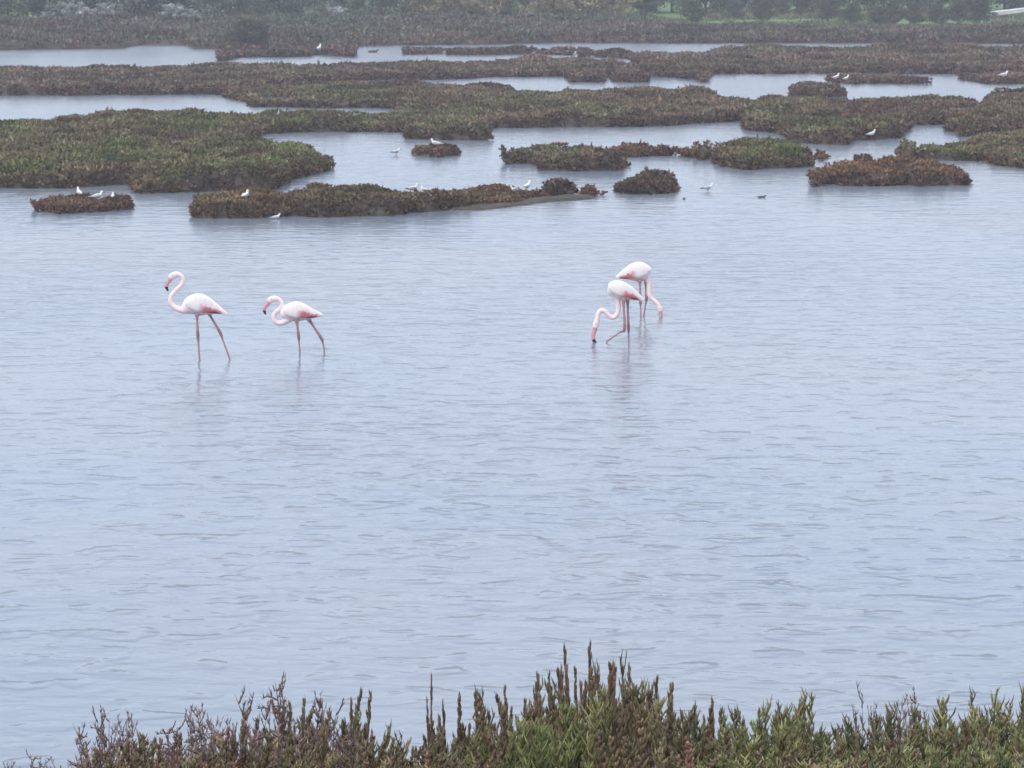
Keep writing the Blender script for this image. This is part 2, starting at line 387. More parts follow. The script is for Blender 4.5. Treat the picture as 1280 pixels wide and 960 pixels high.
def inside_dist(P, poly):
    x, y = P[:, 0:1], P[:, 1:2]
    a = poly; b = np.roll(poly, -1, axis=0)
    ax, ay, bx, by = a[None, :, 0], a[None, :, 1], b[None, :, 0], b[None, :, 1]
    cond = (ay > y) != (by > y)
    with np.errstate(divide='ignore', invalid='ignore'):
        xi = ax + (y - ay) * (bx - ax) / (by - ay)
    ins = (np.sum(cond & (x < xi), axis=1) % 2) == 1
    ex, ey = bx - ax, by - ay
    t = np.clip(((x - ax) * ex + (y - ay) * ey) / (ex * ex + ey * ey + 1e-9), 0, 1)
    d = np.sqrt(np.min((x - ax - t * ex) ** 2 + (y - ay - t * ey) ** 2, axis=1))
    return ins, d

def signed(P, poly, holes):
    ins, d = inside_dist(P, poly)
    s = np.where(ins, d, -d)
    for (c, rx, ry) in holes:
        q = np.sqrt(((P[:, 0] - c[0]) / rx) ** 2 + ((P[:, 1] - c[1]) / ry) ** 2)
        s = np.minimum(s, (q - 1) * rx)
    return s - 0.05

def mound(P, s, spec, seed, cell):
    H = spec['h']
    dome, who = cushions(P, seed, cell)
    big = fbm(P[:, 0] * 0.35, P[:, 1] * 0.15, seed + 60)
    lobe, who_l = cushions(P + 50, seed + 9, cell * 3.4)
    who = (who * 0.55 + who_l * 0.9) % 1.0
    e1 = 1 - np.exp(-np.clip(s, 0, None) / 0.07)
    top = H * e1 * (0.08 + 0.16 * big + 0.48 * lobe) + H * 0.62 * dome * (0.55 + 0.45 * e1) * np.clip(s / 0.12, 0, 1)
    for (c, rx, ry) in spec['holes']:                       # the ground dips around a pool
        q = np.sqrt(((P[:, 0] - c[0]) / rx) ** 2 + ((P[:, 1] - c[1] + ry) / ry) ** 2)
        top = top * np.clip((q - 1.2) / 2.2, 0.12, 1)
    return np.where(s > 0, 0.015 + top, np.clip(0.015 + s * 1.2, -0.2, 0.015)), who

LABELS = {
 'mud_margin': 'bare wet grey mudflat below the thin rusty mudbank and dark tussock',
 'long_strip': 'long brown salt-marsh strip between the far channel and the still pool',
 'right_marsh': 'broad grey-brown marsh flat reaching to the thin channel under the green field',
 'olive_flat': 'olive-green marsh flat with dark red front edge, stepping down towards the still pool',
 'green_mass': 'largest marsh island, bright green in front with a small pool in it',
 'middle_mass': 'long olive marsh island with a straight dark edge behind the gull islet',
 'right_mass': 'olive marsh island with a notched edge where a white gull stands',
 'right_tongue': 'green marsh tongue behind the russet islet, rounded at its tip',
 'mid_right_islet': 'green humped islet with a rusty tip, beside the tiny red tussock',
 'mid_islet': 'olive islet with a rusty left end, wider part of a pair',
 'mid_islet_tail': 'low rusty islet trailing behind the olive humped one',
 'box_islet': 'small dark brown block-shaped islet alone in open water near a wading gull',
 'left_front_islet': 'brown shrubby islet with one white gull resting on top',
 'long_front_islet': 'long brown and ochre islet at the edge of the open lagoon',
 'thin_front_islet': 'low thin rusty mudbank joining the long islet to the dark clump',
 'dark_clump': 'dark bushy tussock at the end of the thin mudbank',
 'rust_clump': 'little rust-red tussock beside the dark bushy one',
 'gull_islet': 'low ragged islet carrying a huddle of white gulls',
 'round_islet': 'small round reddish islet with a white bird sitting on it',
 'russet_islet': 'large russet-brown islet with a peaked back, alone in front of the green tongue',
 'tiny_islet': 'tiny red tussock between the green islet and the russet one',
 'far_block': 'small flat brown islet rising from the channel behind the olive island',
 'far_birds_islet': 'flat distant islet with two white birds at its end',
 'far_right_islet': 'distant rust-tinged islet with one white bird, across from the two birds',
 'dark_spit': 'dark low spit with red edge jutting from the far shore',
 'far_low_islet': 'very low distant brown islet in the far channel',
}

GROUND = []
def build_island(key, spec, idx):
    seed = 100 + idx * 13
    H = spec['h']; spec['holes'] = [tuple(h) for h in spec['holes']]
    poly = rough_outline(spec['poly'], seed)
    x0, y0 = poly.min(0) - 0.5; x1, y1 = poly.max(0) + 0.8
    Yc = poly[:, 1].mean()
    cx, cy = (poly[:, 0].min() + poly[:, 0].max()) / 2, Yc
    root = empty('marsh_island', (cx, cy, 0))
    tag(root, LABELS[key], 'island', 'vegetated islands in the lagoon')
    small = (x1 - x0) < 4.5
    cell = 0.55 if small else 0.0085 * Yc
    GROUND.append((poly, spec, seed, cell))
    # ground
    sx = 0.0013 * Yc * (0.6 if small else 1); sy = sx * 1.7
    xs = np.arange(x0, x1 + sx, sx); ys = np.arange(y0, y1 + sy, sy)
    X, Y = np.meshgrid(xs, ys)
    P = np.stack([X.ravel(), Y.ravel()], -1)
    s = signed(P, poly, spec['holes'])
    z, _ = mound(P, s, spec, seed, cell)
    z = np.where(s > 0, z * (0.72 if spec['pal'] != 'bare' else 1.0), z)
    i = np.arange(len(P)).reshape(len(ys), len(xs))
    F = np.stack([i[:-1, :-1], i[:-1, 1:], i[1:, 1:], i[1:, :-1]], -1).reshape(-1, 4)
    F = F[(s[F] > -0.06).any(1)]
    used, inv = np.unique(F.ravel(), return_inverse=True)
    V = np.column_stack([P[used] - (cx, cy), z[used]])
    link('mud_bank', np_mesh('mud_bank', V, inv.reshape(-1, 4), smooth=True), M_MUD, root)
    if spec['pal'] == 'bare':
        root.name = 'mud_flat'; tag(root, LABELS[key], 'mudflat', 'bare mudflats'); return root
    # plants: cushions of short shoots
    tx = 0.00088 * Yc * (0.7 if small else 1); ty = tx * 1.9
    xs = np.arange(x0, x1, tx); ys = np.arange(y0, y1, ty)
    X, Y = np.meshgrid(xs, ys)
    r = np.random.default_rng(seed)
    P = np.stack([X.ravel() + r.uniform(-.5, .5, X.size) * tx, Y.ravel() + r.uniform(-.5, .5, X.size) * ty], -1)
    s = signed(P, poly, spec['holes'])
    ok = s > 0.02
    P, s = P[ok], s[ok]
    dm, _ = cushions(P, seed, cell)                          # open crevices between the bushes
    ok = (dm > 0.22) | (r.random(len(P)) < 0.25)
    P, s = P[ok], s[ok]
    z, who = mound(P, s, spec, seed, cell)
    e = 0.05
    zx, _ = mound(P + (e, 0), s, spec, seed, cell); zy, _ = mound(P + (0, e), s, spec, seed, cell)
    D = np.column_stack([-(zx - z) / e, -(zy - z) / e, np.ones(len(P))])
    D /= np.linalg.norm(D, axis=1, keepdims=True)
    L = (0.04 + 0.00060 * Yc) * (0.7 + 0.6 * noise2(P[:, 0] * 2, P[:, 1] * 2, seed)) * (H / 0.45) ** 0.6
    L = np.where(r.random(len(P)) < 0.015, L * 2.0, L)
    fr = np.clip(1 - (s - 0.02) / 0.16, 0, 1) * 0.7
    B = np.column_stack([P - (cx, cy), z * 0.86])
    C = veg_colour(P, who, spec['pal'], fr, seed)
    # woody, reddish stems showing along the cut edge
    n = int(np.sum(np.hypot(*(np.roll(poly, -1, 0) - poly).T)) / (0.00030 * Yc))
    a_, b_ = poly, np.roll(poly, -1, 0)
    ln = np.hypot(*(b_ - a_).T)
    k = r.choice(len(poly), n, p=ln / ln.sum()); t = r.random((n, 1))
    Q = a_[k] + (b_[k] - a_[k]) * t
    area = np.sum(a_[:, 0] * b_[:, 1] - b_[:, 0] * a_[:, 1])
    nn = (b_[k] - a_[k])[:, ::-1] * (1, -1) * np.sign(area) / (ln[k][:, None] + 1e-6)
    Q2 = Q - nn * 0.22
    ztop, who2 = mound(Q2, np.full(n, 0.2), spec, seed, cell)
    f = r.random(n)
    B2 = np.column_stack([Q - nn * (0.02 + 0.10 * f[:, None]) - (cx, cy), 0.01 + ztop * 0.85 * f])
    D2 = np.column_stack([nn * 0.75, 0.5 + 0.4 * f])
    fr2 = 0.85 - 0.45 * f
    C2 = veg_colour(Q, who2, spec['pal'], fr2, seed)
    L2 = np.full(n, 0.045 + 0.0006 * Yc) * (H / 0.45) ** 0.6
    V, F, C = blades(np.vstack([B, B2]), np.vstack([D, D2]), np.concatenate([L, L2]), np.vstack([C, C2]), seed, 6, 0.00030 * Yc)
    o = link('plant_cover', np_mesh('plant_cover', V, F, C), M_VEG, root)
    tag(o, kind='stuff')
    return root

for idx, (key, spec) in enumerate(ISLANDS.items()):
    build_island(key, spec, idx)

# ------------------------------------------------------------------ low scrub along the far shore
def build_far_scrub():
    r = np.random.default_rng(44)
    n = 42000
    x = r.uniform(-66, 66, n); d = r.uniform(-0.004, 1, n)
    left = np.clip((10 - x) / 6, 0, 1)
    d = d * (17 + 24 * left)
    y = shore_y(x) + d
    P = np.stack([x, y], -1)
    grow = (0.50 + 0.55 * left * np.clip(d / 22, 0, 1)) * np.clip(0.45 + d / 6, 0, 1)
    def top(Q):
        dome, who = cushions(Q, 500, 2.3)
        return 0.12 + dome * (0.55 + 0.5 * fbm(Q[:, 0] * 0.12, Q[:, 1] * 0.1, 520)), who
    z, who = top(P); z = z * grow
    e = 0.1
    zx = top(P + (e, 0))[0] * grow; zy = top(P + (0, e))[0] * grow
    D = np.column_stack([-(zx - z) / e, -(zy - z) / e, np.ones(n)]); D /= np.linalg.norm(D, axis=1, keepdims=True)
    fr = np.clip(1 - d / 1.0, 0, 1) * 0.8
    C = veg_colour(P, who, 'scrub', fr, 505)
    g = np.clip((fbm(x * 0.08, y * 0.05, 77) - 0.42) / 0.2, 0, 1)[:, None] * left[:, None] * 0.6
    C = C * (1 - g) + np.array((0.105, 0.125, 0.085)) * g
    base = np.maximum(land_z(x, y), 0.0)
    V, F, C = blades(np.column_stack([P, base + z * 0.75]), D, r.uniform(0.18, 0.34, n), C, 45, 7, 0.065, 0.7)
    tag(link('shore_scrub', np_mesh('shore_scrub', V, F, C), M_VEG), 'grey-brown low scrub covering the far shore edge', 'scrub', kind='stuff')
build_far_scrub()

def build_field_grass():
    r = np.random.default_rng(46)
    n = 9000
    x = r.uniform(8, 66, n); y = shore_y(x) + r.uniform(14, 62, n)
    k = fbm(x * 0.35, y * 0.12, 91)
    ok = k > 0.42
    x, y, k = x[ok], y[ok], k[ok]
    t = np.clip((k - 0.45) / 0.2, 0, 1)[:, None]
    C = np.array((0.135, 0.185, 0.075)) * (1 - t) + np.array((0.145, 0.135, 0.085)) * t
    L = 0.12 + 0.9 * np.clip(k - 0.45, 0, 1)
    V, F, C = blades(np.column_stack([x, y, land_z(x, y)]), np.tile((0, 0, 1.0), (len(x), 1)), L, C, 47, 7, 0.06, 0.5)
    tag(link('field_grass', np_mesh('field_grass', V, F, C), M_VEG), 'rough grass growing over the far green field', 'grass', kind='stuff')
build_field_grass()

# ------------------------------------------------------------------ tubes, lofts
def tube(path, radii, sides=4, phase=0.0):
    path = np.asarray(path, float); radii = np.asarray(radii, float)
    n = len(path)
    t = np.gradient(path, axis=0)
    t /= np.linalg.norm(t, axis=1, keepdims=True) + 1e-9
    ref = np.array([1.0, 0.13, 0.05]) if abs(t[0, 0]) < 0.8 else np.array([0.1, 1.0, 0.05])
    u = np.cross(t, ref); u /= np.linalg.norm(u, axis=1, keepdims=True) + 1e-9
    v = np.cross(t, u)
    a = phase + np.arange(sides) * 2 * np.pi / sides
    V = path[:, None, :] + radii[:, None, None] * (np.cos(a)[None, :, None] * u[:, None, :] + np.sin(a)[None, :, None] * v[:, None, :])
    i = np.arange(n * sides).reshape(n, sides)
    j = np.roll(i, -1, axis=1)
    F = np.stack([i[:-1], j[:-1], j[1:], i[1:]], -1).reshape(-1, 4)
    return V.reshape(-1, 3), F

class Soup:
    def __init__(self): self.V, self.F, self.C, self.n = [], [], [], 0
    def add(self, V, F, c):
        self.V.append(V); self.F.append(F + self.n); self.n += len(V)
        c = np.asarray(c, float)
        self.C.append(np.broadcast_to(c, (len(V), 3)) if c.ndim == 1 else c)
    def mesh(self, name, smooth=True):
        return np_mesh(name, np.concatenate(self.V), np.concatenate(self.F), np.concatenate(self.C), smooth)

# ------------------------------------------------------------------ trees and bushes of the far shore
def tree_protos(kind, seed):
    r = np.random.default_rng(seed)
    wood, leaf = Soup(), Soup()
    if kind == 'tree':   H, base, R, colr = 7.0, 1.9, 2.6, ((0.075, 0.095, 0.060), (0.10, 0.115, 0.075))
    elif kind == 'bush': H, base, R, colr = 3.8, 0.15, 1.9, ((0.135, 0.165, 0.125), (0.180, 0.195, 0.150))
    elif kind == 'hedge': H, base, R, colr = 4.0, 0.15, 2.0, ((0.135, 0.175, 0.105), (0.165, 0.200, 0.125))
    elif kind == 'scrub': H, base, R, colr = 3.6, 0.2, 1.9, ((0.075, 0.085, 0.062), (0.095, 0.092, 0.070))
    elif kind == 'tamarisk': H, base, R, colr = 4.2, 0.15, 2.1, ((0.245, 0.215, 0.130), (0.275, 0.235, 0.150))
    elif kind == 'dark': H, base, R, colr = 7.0, 0.5, 1.3, ((0.055, 0.070, 0.050), (0.075, 0.085, 0.060))
    else:                H, base, R, colr = 2.6, 0.3, 1.1, ((0.42, 0.43, 0.42), (0.30, 0.31, 0.29))   # pale blossom
    k = np.linspace(0, 1, 8)
    ph = r.uniform(0, 6.28)
    trunk = np.stack([0.18 * np.sin(k * 3 + ph) * k, 0.15 * np.cos(k * 2.3 + ph) * k, k * H * 0.8 - 0.15], -1)
    tr = H * 0.022
    V, F = tube(trunk, tr * (1.15 - k * 0.95), 7)
    wood.add(V, F, (0.1, 0.09, 0.08))
    tips = []
    nl = 12 if kind != 'tree' else 15
    for i in range(nl):
        f = base / H + (0.75 - base / H) * (i + r.random()) / nl
        st = trunk[0] + np.array([np.interp(f / 0.8, k, trunk[:, 0]), np.interp(f / 0.8, k, trunk[:, 1]), 0]) * 1.0
        st[2] = f * H
        a = i * 2.4 + r.uniform(-.4, .4)
        sh = (0.95 - 0.45 * i / nl) if kind in ('bush', 'hedge', 'scrub', 'tamarisk') else math.sin(min(1, (f * H - base + 0.5) / (H - base)) * 2.4) * 0.75 + 0.3
        L = R * sh * r.uniform(0.7, 1.1)
        kk = np.linspace(0, 1, 6)
        up = r.uniform(0.25, 0.6) * L
        path = np.stack([st[0] + np.cos(a) * L * kk, st[1] + np.sin(a) * L * kk, st[2] + up * kk ** 1.4], -1) + r.normal(0, 0.04, (6, 3)) * kk[:, None]
        V, F = tube(path, tr * 0.5 * (1.05 - kk * 0.9), 5)
        wood.add(V, F, (0.1, 0.09, 0.08))
        for q in (0.45, 0.75, 1.0):
            tips.append(path[int(round(q * 5))])
    tips.append(trunk[-1]); tips.append(trunk[-1] + (0, 0, 0.1 * H))
    c1, c2 = np.array(colr[0]), np.array(colr[1])
    per = 150 if kind != 'hedge' else 190
    for tp in tips:
        cr = R * r.uniform(0.22, 0.36)
        q = r.normal(0, 1, (per, 3)); q /= np.linalg.norm(q, axis=1, keepdims=True)
        q *= (r.random((per, 1)) ** 0.4) * cr * np.array([1.1, 1.1, 0.75])
        pos = tp + q
        pos = pos[pos[:, 2] > base * 0.4]
        m = len(pos)
        u = r.normal(0, 1, (m, 3)); u /= np.linalg.norm(u, axis=1, keepdims=True)
        w = np.cross(u, r.normal(0, 1, (m, 3))); w /= np.linalg.norm(w, axis=1, keepdims=True)
        s = r.uniform(0.05, 0.13, (m, 1)) * (1.0 if kind != 'dark' else 0.8)
        Vt = np.stack([pos - u * s, pos + w * s * 0.5, pos + u * s, pos - w * s * 0.5], 1).reshape(-1, 3)
        Ft = (np.arange(m)[:, None] * 4 + np.arange(4)[None, :])
        t = r.random()
        c = (c1 * (1 - t) + c2 * t) * r.uniform(0.8, 1.2)
        leaf.add(Vt, Ft, np.repeat(c * r.uniform(0.7, 1.35, (m, 1)), 4, axis=0))
    return wood.mesh('trunk'), leaf.mesh('crown', False)

TREES = {}
for kind, ns in (('hedge', 3), ('scrub', 2), ('tree', 2), ('bush', 3), ('tamarisk', 3), ('dark', 1), ('blossom', 2)):
    TREES[kind] = [tree_protos(kind, 900 + 31 * i + len(kind)) for i in range(ns)]

TREE_TEXT = {
 'tree': ('broadleaf_tree', 'tall grey-green tree with bare lower trunk beyond the green field', 'tree', 'trees beyond the field'),
 'bush': ('willow_bush', 'hazy blue-green bush in the thicket on the far shore', 'bush', 'blue-green bushes on the far shore'),
 'tamarisk': ('tamarisk_bush', 'olive-brown feathery bush in the far shore thicket', 'bush', 'olive-brown bushes on the far shore'),
 'hedge': ('hedge_bush', 'pale green bush in the hazy row behind the green field', 'bush', 'bushes behind the green field'),
 'scrub': ('field_bush', 'low dark bush standing in or before the green field', 'bush', 'dark bushes by the green field'),
 'dark': ('dark_tree', 'narrow dark evergreen standing at the edge of the olive-brown thicket', 'tree', None),
 'blossom': ('pale_bush', 'pale whitish bush among the blue-green thicket', 'bush', 'pale bushes on the far shore'),
}
def plant_tree(kind, px, y, s, rz, var):
    x = (px - 640) / 4600 * y * 1.0075
    nm, lab, cat, grp = TREE_TEXT[kind]
    wood, crown = TREES[kind][var % len(TREES[kind])]
    root = empty(nm, (x, y, float(land_z(np.array([x]), np.array([y]))[0]) - 0.02), rz)
    root.scale = (s, s, s * random.Random(px).uniform(0.92, 1.1))
    tag(root, lab, cat, grp)
    link('trunk', wood, M_BARK, root)
    link('crown', crown, M_LEAF, root)
R1 = random.Random(5)
for i, px in enumerate(range(-170, 500, 37)):
    plant_tree('bush', px + R1.randint(-10, 10), 232 + R1.uniform(-3, 14), R1.uniform(0.85, 1.25), R1.uniform(0, 6), i)
for i, px in enumerate(range(-150, 500, 80)):
    plant_tree('bush', px, 256 + R1.uniform(0, 8), R1.uniform(1.2, 1.5), R1.uniform(0, 6), i + 1)
for i, px in enumerate(range(505, 790, 38)):
    plant_tree('tamarisk', px + R1.randint(-6, 6), 234 + R1.uniform(-3, 8), R1.uniform(0.9, 1.15), R1.uniform(0, 6), i)
for i, px in enumerate((520, 610, 700, 770)):
    plant_tree('tamarisk', px, 250, 1.35, R1.uniform(0, 6), i + 2)
plant_tree('dark', 802, 238, 1.0, 1.0, 0)
for i, (px, y) in enumerate(((838, 266), (905, 272), (968, 262), (1068, 258), (1140, 264), (1200, 272), (1290, 268), (1370, 268))):
    plant_tree('tree', px, y, 0.75 + 0.25 * R1.random(), R1.uniform(0, 6), i)
for i, px in enumerate(range(815, 1470, 31)):
    plant_tree('hedge', px + R1.randint(-8, 8), 264 + R1.uniform(-4, 9), R1.uniform(0.9, 1.4), R1.uniform(0, 6), i)
for i, (px, y) in enumerate(((868, 236), (915, 246), (948, 240), (1030, 238), (1058, 234), (975, 252), (1000, 254), (1090, 226), (1112, 228), (1138, 232), (1165, 230), (1190, 236), (1218, 233), (1330, 236), (1400, 238))):
    plant_tree('scrub', px, y, 0.36 + 0.16 * R1.random(), R1.uniform(0, 6), i)
for i, (px, y, s) in enumerate(((98, 226, 0.62), (112, 227, 0.5), (136, 228, 0.55), (220, 228, 0.55), (244, 227, 0.42), (425, 230, 0.5), (66, 227, 0.4))):
    plant_tree('blossom', px, y, s, R1.uniform(0, 6), i)
# the dome-shaped dark bush over the spit
def spit_bush():
    wood, crown = TREES['scrub'][0]
    root = empty('spit_bush', (-13.7, 192.0, 0.12), 0.4)
    root.scale = (0.62, 0.62, 0.44)
    tag(root, 'dome-shaped dark bush rising behind the low dark spit', 'bush')
    link('trunk', wood, M_BARK, root); link('crown', crown, M_LEAF, root)
spit_bush()

def build_rail():
    x0, x1, y = 30.6, 42.0, 236.0
    root = empty('guard_rail', (x0, y, float(land_z(np.array([x0]), np.array([y]))[0])))
    tag(root, 'pale metal guard rail climbing beside the far trees', 'guard rail')
    n = 9
    ks = np.linspace(0, 1, n)
    path = np.stack([ks * (x1 - x0), ks * 1.0, 0.62 + ks * 1.25], -1)
    prof = [(-0.03, -0.16), (0.03, -0.10), (-0.02, -0.03), (0.03, 0.04), (0.03, 0.12), (-0.03, 0.16), (-0.06, 0.16), (-0.06, -0.16)]
    V = np.concatenate([[p + np.array((0, -a, b)) for a, b in prof] for p in path])
    m = len(prof); i = np.arange(n * m).reshape(n, m); j = np.roll(i, -1, 1)
    F = np.stack([i[:-1], j[:-1], j[1:], i[1:]], -1).reshape(-1, 4)
    link('rail', np_mesh('rail', V, F), M_RAIL, root)
    for p in path:
        V, F = tube([(p[0], p[1] + 0.12, -0.2), (p[0], p[1] + 0.12, p[2] + 0.14)], (0.06, 0.06), 6)
        link('post', np_mesh('post', V, F), M_POST, root)
build_rail()

# ------------------------------------------------------------------ birds
def spline(pts, n):
    """Catmull-Rom through rows of any width"""
    P = np.asarray(pts, float)
    P = np.vstack([2 * P[0] - P[1], P, 2 * P[-1] - P[-2]])
    seg = len(P) - 3
    out = []
    for t in np.linspace(0, seg - 1e-6, n):
        i = int(t); u = t - i
        a, b, c, d = P[i:i + 4]
        out.append(0.5 * (2 * b + (c - a) * u + (2 * a - 5 * b + 4 * c - d) * u * u + (3 * b - a - 3 * c + d) * u ** 3))
    return np.array(out)

def loft(rows, n, sides=14):
    """rows: x, y, z, radius in the x-z plane, radius across -> capped tube"""
    S = spline(rows, n)
    S[:, 3:] = np.maximum(S[:, 3:], 0.002)
    c = S[:, :3]
    t = np.gradient(c, axis=0); t[:, 1] = 0
    t /= np.linalg.norm(t, axis=1, keepdims=True) + 1e-9
    nrm = np.stack([-t[:, 2], np.zeros(n), t[:, 0]], -1)
    a = np.arange(sides) * 2 * np.pi / sides
    V = c[:, None, :] + (S[:, 3][:, None] * np.cos(a)[None, :])[..., None] * nrm[:, None, :]
    V[:, :, 1] += S[:, 4][:, None] * np.sin(a)[None, :]
    V = V.reshape(-1, 3)
    i = np.arange(n * sides).reshape(n, sides); j = np.roll(i, -1, 1)
    F = np.stack([i[:-1], j[:-1], j[1:], i[1:]], -1).reshape(-1, 4).tolist()
    F.append(i[0][::-1].tolist()); F.append(i[-1].tolist())
    return V, F

def fuse(pieces, voxel, smooth_it=2):
    """weld overlapping lofts into one continuous skin and carry their colours over"""
    Vs, Fs, Cs, off = [], [], [], 0
    for V, F, c in pieces:
        Vs.append(V); Fs += [[k + off for k in f] for f in F]; off += len(V)
        Cs.append(np.broadcast_to(np.asarray(c, float), (len(V), 3)))
    V = np.concatenate(Vs); C = np.concatenate(Cs)
    me = bpy.data.meshes.new('tmp'); me.from_pydata(V.tolist(), [], Fs); me.update()
    bm = bmesh.new(); bm.from_mesh(me); bmesh.ops.recalc_face_normals(bm, faces=bm.faces); bm.to_mesh(me); bm.free()
    ob = bpy.data.objects.new('tmp', me); COL.objects.link(ob)
    md = ob.modifiers.new('r', 'REMESH'); md.mode = 'VOXEL'; md.voxel_size = voxel; md.use_smooth_shade = True
    dg = bpy.context.evaluated_depsgraph_get(); dg.update()
    res = bpy.data.meshes.new_from_object(ob.evaluated_get(dg))
    bpy.data.objects.remove(ob); bpy.data.meshes.remove(me)
    bm = bmesh.new(); bm.from_mesh(res)
    for _ in range(smooth_it):
        bmesh.ops.smooth_vert(bm, verts=bm.verts, factor=0.4, use_axis_x=True, use_axis_y=True, use_axis_z=True)
    bm.to_mesh(res); bm.free()
    kd = kdtree.KDTree(len(V))
    for i, v in enumerate(V): kd.insert(v, i)
    kd.balance()
    n = len(res.vertices)
    col = np.ones((n, 4), dtype=np.float32)
    for i, v in enumerate(res.vertices):
        near = kd.find_n(v.co, 3)
        w = [1 / (d + 1e-4) for _, _, d in near]
        col[i, :3] = sum(C[k] * ww for (_, k, _), ww in zip(near, w)) / sum(w)
    for a in list(res.color_attributes): res.color_attributes.remove(a)
    at = res.color_attributes.new('Col', 'FLOAT_COLOR', 'POINT')
    at.data.foreach_set('color', col.ravel())
    res.polygons.foreach_set('use_smooth', np.ones(len(res.polygons), dtype=bool))
    return res

WHITE = np.array((0.84, 0.76, 0.75)); BLUSH = np.array((0.80, 0.52, 0.52)); ROSE = np.array((0.58, 0.17, 0.19))
LEG = np.array((0.38, 0.20, 0.22)); LEGD = np.array((0.22, 0.11, 0.13)); BLACK = np.array((0.02, 0.018, 0.018)); BILLP = np.array((0.62, 0.31, 0.33))

